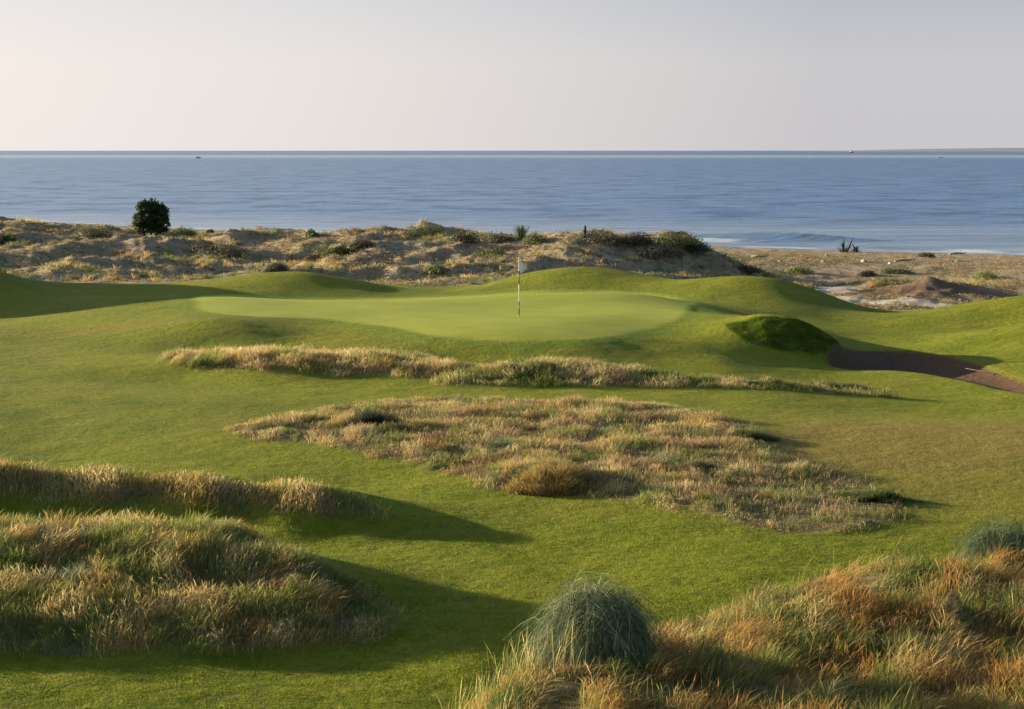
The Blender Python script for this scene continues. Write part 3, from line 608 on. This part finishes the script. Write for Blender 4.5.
def shrub(name, loc, rad, hgt, tip, base, label, per=900, leaf=.12, group=None, cat='shrub', lobes=5, seed=0, flat=False):
    r_ = np.random.default_rng(seed); root = empty(name, loc); tag(root, label, cat, group)
    Vs = []; Cs = []; k = 0
    specs = []
    for i in range(lobes):
        a = r_.uniform(0, 6.28); d = rad*.55*math.sqrt(r_.uniform(0, 1)) if i else 0
        lr = rad*r_.uniform(.45, .7) if i else rad*.75; lh = hgt*r_.uniform(.55, .95) if i else hgt
        V, Fc, C = clumps(np.array([d*math.cos(a)]), np.array([d*math.sin(a)]), np.array([hgt*.02]), np.array([lr]), np.array([lh]), np.array([tip]), np.array([base]), per//lobes, leaf)
        Vs.append(V); Cs.append(C)
        specs.append(([(0, 0, -.1), (d*.5*math.cos(a), d*.5*math.sin(a), lh*.4), (d*math.cos(a), d*math.sin(a), lh*.75)], [.03*hgt+.01, .02*hgt+.006, .006], 5))
    V = np.concatenate(Vs)
    np_mesh('foliage', V, np.arange(len(V)).reshape(-1, 3), LEAF, root, attrs={'tint': np.concatenate(Cs)})
    tube_obj('stem', specs, BARK, root)
    return root
DKG = (.040, .065, .020); GG = (.10, .125, .075); PG = (.16, .22, .07); BR = (.13, .10, .06)
DUNE = [ # u, v of base, radius, height, tip, base colour, label
 (2, 243, 1.3, 1.0, (.03, .045, .03), DKG, 'dark rounded shrub cut by the left edge of the photo on the dunes'),
 (100, 236, 2.4, .9, GG, BR, 'broad grey green shrub capping the left dune, left of the dark tree'),
 (186, 236, 1.2, .9, GG, OLIVE, 'pale grey shrub immediately right of the dark tree'),
 (211, 233, .6, .5, DKG, GREEN, 'small dark shrub by the waterline right of the dark tree'),
 (328, 255, 1.5, .7, DKG, OLIVE, 'left one of the joined dark green shrubs on the flat dune middle'),
 (345, 254, 1.2, .75, (.03, .05, .02), DKG, 'darkest green rounded shrub on the flat dune middle'),
 (315, 261, .8, .5, (.07, .065, .055), BR, 'small brown grey shrub below the joined dark green shrubs'),
 (276, 270, .8, .5, (.10, .095, .08), BR, 'small ashy shrub behind the left grass mound crest'),
 (311, 236, .55, .55, PG, GREEN, 'small green shrub near the shoreline left of centre'),
 (421, 233, 1.8, .7, GG, OLIVE, 'grey green shrub on the peak of the central dune'),
 (363, 246, 1.2, .6, (.13, .12, .09), BR, 'low grey brown shrub at the left foot of the central dune'),
 (436, 272, 1.1, .45, (.10, .13, .04), OLIVE, 'low green shrub between the flag and the left dunes'),
 (490, 256, 1.3, .7, (.08, .09, .05), OLIVE, 'olive shrub on the slope just left of the flag'),
 (470, 241, 1.5, .8, (.08, .085, .06), BR, 'dull brown green shrub behind the flag to the left'),
 (496, 243, 1.6, .9, (.10, .10, .07), BR, 'grey brown shrub left of the bright spiky plant'),
 (536, 243, 1.2, .8, (.10, .11, .06), OLIVE, 'olive shrub right of the bright spiky plant'),
 (600, 243, 2.0, .9, (.085, .09, .06), BR, 'wide dark olive shrub on the crest of the right dune'),
 (636, 243, 1.3, .9, (.075, .08, .06), BR, 'dark grey shrub in the dip of the right dune crest'),
 (675, 243, 1.9, .9, (.12, .12, .06), OLIVE, 'yellowish olive shrub on top of the right dune brow'),
 (695, 252, 1.5, .8, (.06, .07, .045), DKG, 'dark shrub hanging over the right shoulder of the dune'),
 (660, 256, 1.9, .8, (.07, .075, .045), BR, 'brown green shrub on the shaded face of the right dune'),
 (745, 272, 1.2, .6, (.07, .07, .05), BR, 'dark scrubby bush on the flat just past the end of the right dune'),
 (800, 273, 1.5, .6, PG, OLIVE, 'bright green low bush on the beach flat right of the dune'),
 (895, 273, 1.4, .6, (.12, .13, .08), OLIVE, 'grey green bush behind the brown sand mound'),
 (985, 279, 1.5, .7, PG, OLIVE, 'green bush on the beach flat near the right edge'),
 (868, 276, 1.0, .5, (.09, .08, .06), BR, 'brown low bush between the pale sand and the brown mound'),
 (925, 257, 1.1, .5, (.08, .075, .055), BR, 'dark brush heap close to the water on the right beach'),
 (203, 250, 1.4, .6, (.10, .095, .08), BR, 'brown grey bush on the dune slope below the tree'),
 (225, 254, 2.0, .8, (.08, .09, .07), BR, 'widest dark grey bush on the left dune slope'),
]
for i, (u, v, r, h, t, bs, lab) in enumerate(DUNE):
    p = hit2(u, v, 94); shrub('dune_shrub', p - Vector((0, 0, .05)), r, h, t, bs, lab, per=1500, leaf=.10, group='separate shrubs on the dunes', seed=i+1)

# dark tree on the left dune
def dune_tree():
    p = hit2(152, 236, 100); root = empty('tree', p); tag(root, 'dark green bushy tree standing alone on the left dune against the sea', 'tree')
    r_ = np.random.default_rng(5); specs = []; Vs = []; Cs = []
    specs.append(([(0, 0, -.2), (.03, 0, .5), (0, .05, 1.1)], [.12, .09, .05], 7)); limbs = []
    for i in range(26):
        a = i*2.4; rr = r_.uniform(.2, 1.2); z = r_.uniform(.35, 2.45); rr *= math.sqrt(max(.1, 1-((z-1.2)/1.5)**2))
        e_ = (rr*math.cos(a), rr*math.sin(a), z); limbs.append(([(0, 0, .3+.2*r_.uniform()), (e_[0]*.5, e_[1]*.5, z*.65), e_], [.04, .025, .008], 5))
        V, Fc, C = clumps(np.array([e_[0]]), np.array([e_[1]]), np.array([z-.25]), np.array([.5]), np.array([.55]), np.array([(.045, .085, .02)]), np.array([(.02, .035, .012)]), 420, .13)
        Vs.append(V); Cs.append(C)
    V, Fc, C = clumps(np.array([0.]), np.array([0.]), np.array([.25]), np.array([.92]), np.array([1.75]), np.array([(.04, .075, .02)]), np.array([(.02, .035, .012)]), 2600, .11)
    Vs.append(V); Cs.append(C)
    for i in range(34):
        th_ = r_.uniform(-.3, math.pi+.3); q_ = r_.uniform(.92, 1.32); xx = 1.12*q_*math.cos(th_); zz = .95+1.45*q_*math.sin(th_); yy = r_.uniform(-.4, .4)
        V, Fc, C = clumps(np.array([xx]), np.array([yy]), np.array([zz-.12]), np.array([r_.uniform(.08, .2)]), np.array([r_.uniform(.2, .42)]), np.array([(.06, .10, .03)]), np.array([(.03, .05, .015)]), 46, .08); Vs.append(V); Cs.append(C)
        limbs.append(([(xx*.5, yy*.5, zz*.6), (xx, yy, zz)], [.015, .005], 4))
    for (xx, zz) in ((-.85, 1.35), (-.75, 1.75), (-.9, .95), (-.6, 2.0), (-1.0, 1.5), (.75, .6), (-.8, .5)):
        V, Fc, C = clumps(np.array([xx]), np.array([-.2]), np.array([zz-.2]), np.array([.42]), np.array([.5]), np.array([(.05, .09, .022)]), np.array([(.02, .035, .012)]), 330, .11); Vs.append(V); Cs.append(C)
    for (xx, zz) in ((1.25, 1.0), (.95, 1.9), (1.0, 1.3), (-1.1, 1.0), (-.9, .7), (.3, 2.5), (1.3, .75)):
        V, Fc, C = clumps(np.array([xx]), np.array([.0]), np.array([zz-.1]), np.array([.2]), np.array([.32]), np.array([(.04, .07, .02)]), np.array([(.02, .035, .012)]), 90, .09)
        Vs.append(V); Cs.append(C); limbs.append(([(0, 0, .5), (xx*.6, 0, zz*.7), (xx, 0, zz)], [.03, .015, .006], 5))
    V = np.concatenate(Vs); np_mesh('crown', V, np.arange(len(V)).reshape(-1, 3), LEAF, root, attrs={'tint': np.concatenate(Cs)})
    tube_obj('trunk', specs, BARK, root); tube_obj('limbs', limbs, BARK, root)
dune_tree()

def spiky(name, loc, nb, hgt, spread, wid, col, label, cat, mat=None):
    root = empty(name, loc); tag(root, label, cat)
    a = rng.uniform(0, 6.28, nb); h = hgt*rng.uniform(.55, 1, nb); l = spread*rng.uniform(.1, 1, nb); x0 = rng.normal(0, spread*.2, nb); y0 = rng.normal(0, spread*.2, nb)
    c = np.array(col)*rng.uniform(.7, 1.3, (nb, 1))
    V, Fc, C = blades(x0, y0, np.zeros(nb)-.05, h, np.full(nb, wid), l*np.cos(a), l*np.sin(a), c, c*.8)
    np_mesh('leaves', V, Fc, mat or LEAF, root, attrs={'tint': C})
    tube_obj('stem', [([(0, 0, -.1), (0, 0, hgt*.35), (.02, 0, hgt*.6)], [.05, .035, .01], 6)], BARK, root); return root
spiky('spiky_plant', hit2(521, 239, 94), 160, 1.15, .6, .05, (.10, .18, .08), 'bright green spiky plant on the dune crest just right of the flag', 'plant')
spiky('spiky_plant', hit2(585, 238, 94), 60, .95, .10, .05, (.03, .06, .04), 'slim dark upright plant rising from the dune crest right of the flag', 'plant')
dl = hit2(844, 252, 110)
def dead_shrub(loc, hgt, wid, nb, label, seed):
    r_ = np.random.default_rng(seed); root = empty('dead_shrub', loc); tag(root, label, 'dead shrub'); S1 = []; S2 = []
    for i in range(nb):
        x = r_.normal(0, wid*.25); y = r_.normal(0, wid*.2); h = hgt*(r_.uniform(.35, 1) if i else 1)
        S1.append(([(x*.4, y*.4, -.1), (x, y, h*.5), (x*1.5+r_.normal(0, .08), y*1.3, h)], [.13, .09, .015], 6))
    for i in range(nb*4):
        x = r_.normal(0, wid*.45); h = hgt*r_.uniform(.2, .55)
        S2.append(([(x*.5, 0, 0), (x*.9, r_.normal(0, .2), h*.6), (x*1.25, r_.normal(0, .3), h)], [.03, .02, .006], 4))
    m = plain('charred_wood', (.045, .040, .035), .9)
    tube_obj('trunk', S1, m, root); tube_obj('twigs', S2, m, root)
dead_shrub(dl, 1.35, .9, 6, 'taller dark dead shrub standing at the waterline on the right beach', 3)
dead_shrub(hit2(856, 252, 110), .85, .5, 5, 'shorter dark dead stump just right of the taller dead shrub', 8)

# pale stones and driftwood large enough to pick out
def rock(u, v, r, label):
    r_ = np.random.default_rng(int(u)); p = hit2(u, v, 94); n1, n2 = 9, 6; V = []; T = []
    for i in range(n2+1):
        for j in range(n1):
            ph = math.pi*i/n2; th = 2*math.pi*j/n1; k = r*r_.uniform(.8, 1.15)
            V.append((k*1.4*math.sin(ph)*math.cos(th), k*math.sin(ph)*math.sin(th), k*.7*math.cos(ph)+r*.3))
    for i in range(n2):
        for j in range(n1): T.append((i*n1+j, (i+1)*n1+j, (i+1)*n1+(j+1) % n1, i*n1+(j+1) % n1))
    o = np_mesh('beach_rock', V, T, ROCK, smooth=False); o.location = p; o.rotation_euler.z = r_.uniform(0, 6); tag(o, label, 'rock', 'pale rocks on the right beach')
for u, v, r, l in ((864, 262, .22, 'brightest white rock on the beach, right below the dead shrub'), (827, 256, .17, 'small white rock left of the dead shrub near the water'),
                   (890, 264, .16, 'pale rock right of the brightest white rock'), (823, 262, .15, 'dull pale rock on the flat between the dune and the dead shrub'), (780, 262, .16, 'pale rock on the beach nearest the right dune'),
                   (958, 262, .2, 'pale rock below the white breaking foam near the right edge')): rock(u, v, r, l)
for u, v, L, a, l in ((905, 262, 1.8, .2, 'grey driftwood log lying behind the brown mound'), (760, 258, 1.5, -.3, 'grey driftwood log close to the water beside the right dune'), (958, 255, 1.6, .1, 'driftwood log at the waterline near the right edge')):
    p = hit2(u, v, 94); o = tube_obj('driftwood_log', [([(-L/2, 0, .08), (-L*.1, .06, .16), (L*.25, -.03, .14), (L/2, .05, .2)], [.10, .09, .07, .03], 8), ([(L*.1, 0, .14), (L*.2, .2, .4)], [.04, .01], 6)], WOOD)
    o.location = p; o.rotation_euler.z = a; tag(o, l, 'driftwood')

# ------------------------------------------------------------------ flagstick
def flagstick():
    sx, _ = ray(519, 316); Y = 64.8; p = Vector((sx*Y, Y, float(height(sx*Y, Y)))); root = empty('flagstick', p)
    tag(root, 'golf pin with banded pole and limp white flag standing on the green', 'golf flag')
    hgt = 2.26; r = .017
    bands = [(0, .55, BLACKP), (.55, .95, WHITE), (.95, 1.25, WHITE), (1.25, 1.72, BLACKP), (1.72, hgt, WHITE)]
    pole = tube_obj('pole', [([(0, 0, -.1), (0, 0, hgt)], [r, r], 10)], WHITE, root)
    for z0, z1 in ((.0, .55), (1.22, 1.72)): tube_obj('pole_band', [([(0, 0, z0+.002), (0, 0, z1)], [r+.003, r+.003], 10)], BLACKP, pole)
    cup = tube_obj('cup', [([(0, 0, .003), (0, 0, .008)], [.054, .054], 18)], WHITE, root)
    # limp flag hanging in folds
    V = []; Fq = []; nu, nv = 15, 17
    for j in range(nv):
        t = j/(nv-1); z = hgt-.02-t*.56
        w = .035 + .19*math.sin(min(1, t*1.35)*math.pi*.55)*(1-.55*max(0, t-.6)/.4)
        for i in range(nu):
            s = i/(nu-1); V.append((r+s*w + .05*t*s, .045*math.sin(s*9+t*2.2)*(.3+s), z - .13*s*(1-t) - .03*math.sin(s*5)))
    for j in range(nv-1):
        for i in range(nu-1): a = j*nu+i; Fq.append((a, a+1, a+nu+1, a+nu))
    f = np_mesh('flag', V, Fq, CLOTH, root, smooth=True); m = f.modifiers.new('thick', 'SOLIDIFY'); m.thickness = .004
flagstick()

# rake lying in the bunker
def rake():
    p = hit2(982, 374, 52); root = empty('bunker_rake', p + Vector((0, 0, .05)), R(-62)); tag(root, 'pale bunker rake lying on the brown sand of the bunker', 'rake')
    h = tube_obj('handle', [([(-.8, 0, .04), (.8, 0, .02)], [.012, .013], 8)], BARK, root)
    specs = [([(.8, -.28, .03), (.8, .28, .03)], [.02, .02], 6)] + [([(.8, y, .03), (.82, y, -.05)], [.008, .005], 5) for y in np.linspace(-.26, .26, 12)]
    tube_obj('rake_head', specs, BLACKP, root)
rake()

# ------------------------------------------------------------------ round wiry bushes near the camera
def wiry(loc, rx, h, n_, cols_, label, seed, droop=.5, wid=.008, cat='bush'):
    r_ = np.random.default_rng(seed); root = empty('wiry_bush', loc); tag(root, label, cat)
    th = r_.uniform(0, 2*np.pi, n_); ph = np.arccos(r_.uniform(-.6, 1, n_)); d = np.stack([np.sin(ph)*np.cos(th), np.sin(ph)*np.sin(th), np.cos(ph)], -1)
    lobe = 1 + .55*fbm(np.cos(th)*1.3+5, np.sin(th)*1.3+ph, .55, 3, seed)
    E = d*np.array([rx, rx*.9, h*.56])*(lobe*r_.uniform(.55, 1.0, n_)**.7)[:, None] + np.array([0, 0, h*.44])
    S0 = E*r_.uniform(.5, .85, (n_, 1)) + np.array([0, 0, h*.08]) + r_.normal(0, .04, (n_, 3))
    # each shoot: rises, curves outward and hooks over sideways
    side = np.cross(d, r_.normal(0, 1, (n_, 3))); side /= np.linalg.norm(side, axis=1, keepdims=True)
    L = r_.uniform(.10, .5, (n_, 1))*(1+1.2*(r_.uniform(0,1,(n_,1))<.12)); K = 6; P = np.empty((n_, K, 3))
    for k in range(K):
        t = k/(K-1); P[:, k] = S0*(1-t) + E*t + side*L*(t*t) + np.array([0, 0, 1])*(.35*L*math.sin(math.pi*t)) - np.array([0, 0, 1])*droop*L*t**3
    P += r_.normal(0, .012, P.shape)
    side2 = np.cross(P[:, -1]-P[:, 0], r_.normal(0, 1, (n_, 3))); side2 /= np.linalg.norm(side2, axis=1, keepdims=True)+1e-9
    V = np.empty((n_, K, 2, 3))
    for k in range(K):
        w = wid*(1-.75*k/(K-1)); V[:, k, 0] = P[:, k]-side2*w*.5; V[:, k, 1] = P[:, k]+side2*w*.5
    T = np.array([t for k in range(K-1) for t in ((2*k, 2*k+1, 2*k+3), (2*k, 2*k+3, 2*k+2))])
    Fc = (np.arange(n_)[:, None, None]*2*K + T[None]).reshape(-1, 3)
    c = np.array(cols_)[r_.integers(0, len(cols_), n_)]*r_.uniform(.7, 1.25, (n_, 1)); C = np.repeat(c, 2*K, 0)
    np_mesh('foliage', V.reshape(-1, 3), Fc, LEAF, root, attrs={'tint': C})
    specs = []
    for i in range(26):
        a = r_.uniform(0, 6.28); q = math.sqrt(r_.uniform(0, 1))*.75
        specs.append(([(0, 0, -.15), (rx*q*.4*math.cos(a), rx*q*.4*math.sin(a), h*.35), (rx*q*math.cos(a), rx*q*math.sin(a), h*(.9-.4*q))], [.018, .012, .004], 5))
    tube_obj('stem', specs, BARK, root); return root
pb = Vector((ax(597, 19.7), 19.7, 0)); pb.z = float(height(pb.x, pb.y)) - .33
wiry(pb, .64, 1.02, 19000, [(.12, .165, .085), (.20, .25, .13), (.08, .11, .05), (.34, .37, .22)], 'round grey green wiry bush on top of the near mound at bottom centre', 11)
pe = Vector((ax(1015, 26.0), 26.0, 0)); pe.z = float(height(pe.x, pe.y)) + .04
wiry(pe, .72, .70, 9000, [(.08, .12, .06), (.15, .19, .10)], 'blue green wiry bush at the right edge beyond the orange grass', 12)
for u, v, rr, hh, n_, cl, lab in ((372, 425, .42, .42, 1500, [(.03, .045, .03), (.06, .07, .05)], 'dark low bush in the left part of the middle rough patch'),
    (397, 431, .24, .22, 700, [(.03, .04, .025), (.07, .07, .05)], 'smallest dark tuft just right of the dark low bush in the middle rough'),
    (876, 500, .55, .20, 2200, [(.06, .10, .03), (.09, .13, .04)], 'low dark green tuft at the right end of the middle rough patch'),
    (748, 437, .50, .18, 1800, [(.07, .10, .03), (.10, .12, .05)], 'flat green tuft on the upper right edge of the middle rough patch'),
    (552, 488, .62, .50, 5200, [(.46, .30, .10), (.36, .28, .12), (.20, .17, .06)], 'golden brown tussock hump on the lower edge of the middle rough patch'),
    (690, 470, .5, .22, 1500, [(.10, .10, .06), (.15, .15, .09)], 'grey brown tuft inside the right part of the middle rough patch'),
    (520, 372, .9, .30, 3600, [(.10, .13, .035), (.16, .19, .06)], 'green tussock mound where the two grass strips meet below the green'),
    (840, 388, .8, .22, 2600, [(.10, .13, .05), (.18, .17, .09)], 'low grey green tuft on the thin strip below the bunker'),
    (775, 386, .5, .24, 1800, [(.05, .08, .025), (.10, .12, .04)], 'dark green tuft in the thin strip left of the bunker')):
    p = hit2(u, v, 18); root = empty('grass_tuft', p); tag(root, lab, 'grass tuft'); n_ = int(n_*1.6)
    a = rng.uniform(0, 6.28, n_); q = np.sqrt(rng.uniform(0, 1, n_))*(1+.45*np.sin(a*2+u)+.25*np.sin(a*3+v)); x = rr*1.5*q*np.cos(a); y = rr*q*np.sin(a)
    z = height(x+p.x, y+p.y) - p.z; h_ = hh*1.15*rng.uniform(.35, 1.1, n_)*np.clip(1.15-q*.75, .1, 1)*(1+.5*fbm(x, y, .35, 2, u))
    c = np.array(cl)[rng.integers(0, len(cl), n_)]*rng.uniform(.7, 1.4, (n_, 1))
    V, Fc, C = blades(x, y, z-.02, h_, np.full(n_, .011), h_*(.3*np.cos(a)+rng.normal(.1, .4, n_)), h_*(.3*np.sin(a)+rng.normal(0, .4, n_)), c, c*.8)
    np_mesh('leaves', V, Fc, GRASS, root, attrs={'tint': C})

# ------------------------------------------------------------------ boats far out
def boat(u, Y, L, label, rz, mast=True):
    X = ray(u, 155)[0]*Y; root = empty('boat', (X, Y, SEA_Z), rz); tag(root, label, 'boat', 'small boats far out at sea')
    st = [(-.5, .30, .12), (-.25, .36, .12), (.1, .36, .14), (.35, .24, .2), (.5, .02, .28)]; V = []; T = []
    for x, w, z in st:
        V += [(x*L, -w*L*.45, z*L), (x*L*.96, -w*L*.22, -.05*L), (x*L*.96, w*L*.22, -.05*L), (x*L, w*L*.45, z*L)]
    for i in range(4):
        for j in range(3): T.append((4*i+j, 4*i+4+j, 4*i+5+j, 4*i+1+j))
        T.append((4*i+3, 4*i+7, 4*i+4, 4*i))
    T.append((0, 1, 2, 3)); np_mesh('hull', V, T, HULLD, root)
    B = lambda x0, x1, y0, y1, z0, z1: ([(x0, y0, z0), (x1, y0, z0), (x1, y1, z0), (x0, y1, z0), (x0+.03*L, y0, z1), (x1-.03*L, y0, z1), (x1-.03*L, y1, z1), (x0+.03*L, y1, z1)], [(0, 3, 2, 1), (4, 5, 6, 7), (0, 1, 5, 4), (1, 2, 6, 5), (2, 3, 7, 6), (3, 0, 4, 7)])
    v, t = B(-.2*L, .1*L, -.11*L, .11*L, .14*L, .36*L); np_mesh('cabin', v, t, WHITE, root)
    tube_obj('mast', [([(0, 0, .36*L), (0, 0, .62*L)], [.012*L, .006*L], 6)], HULLD, root)
boat(198, 2150, 6.5, 'leftmost small boat on the calm band of sea, above the dark tree', .2)
boat(941, 2300, 7.0, 'small dark boat out at sea near the right edge', 2.6)
boat(851, 7000, 20.0, 'tiny far boat on the horizon line right of centre', .1)
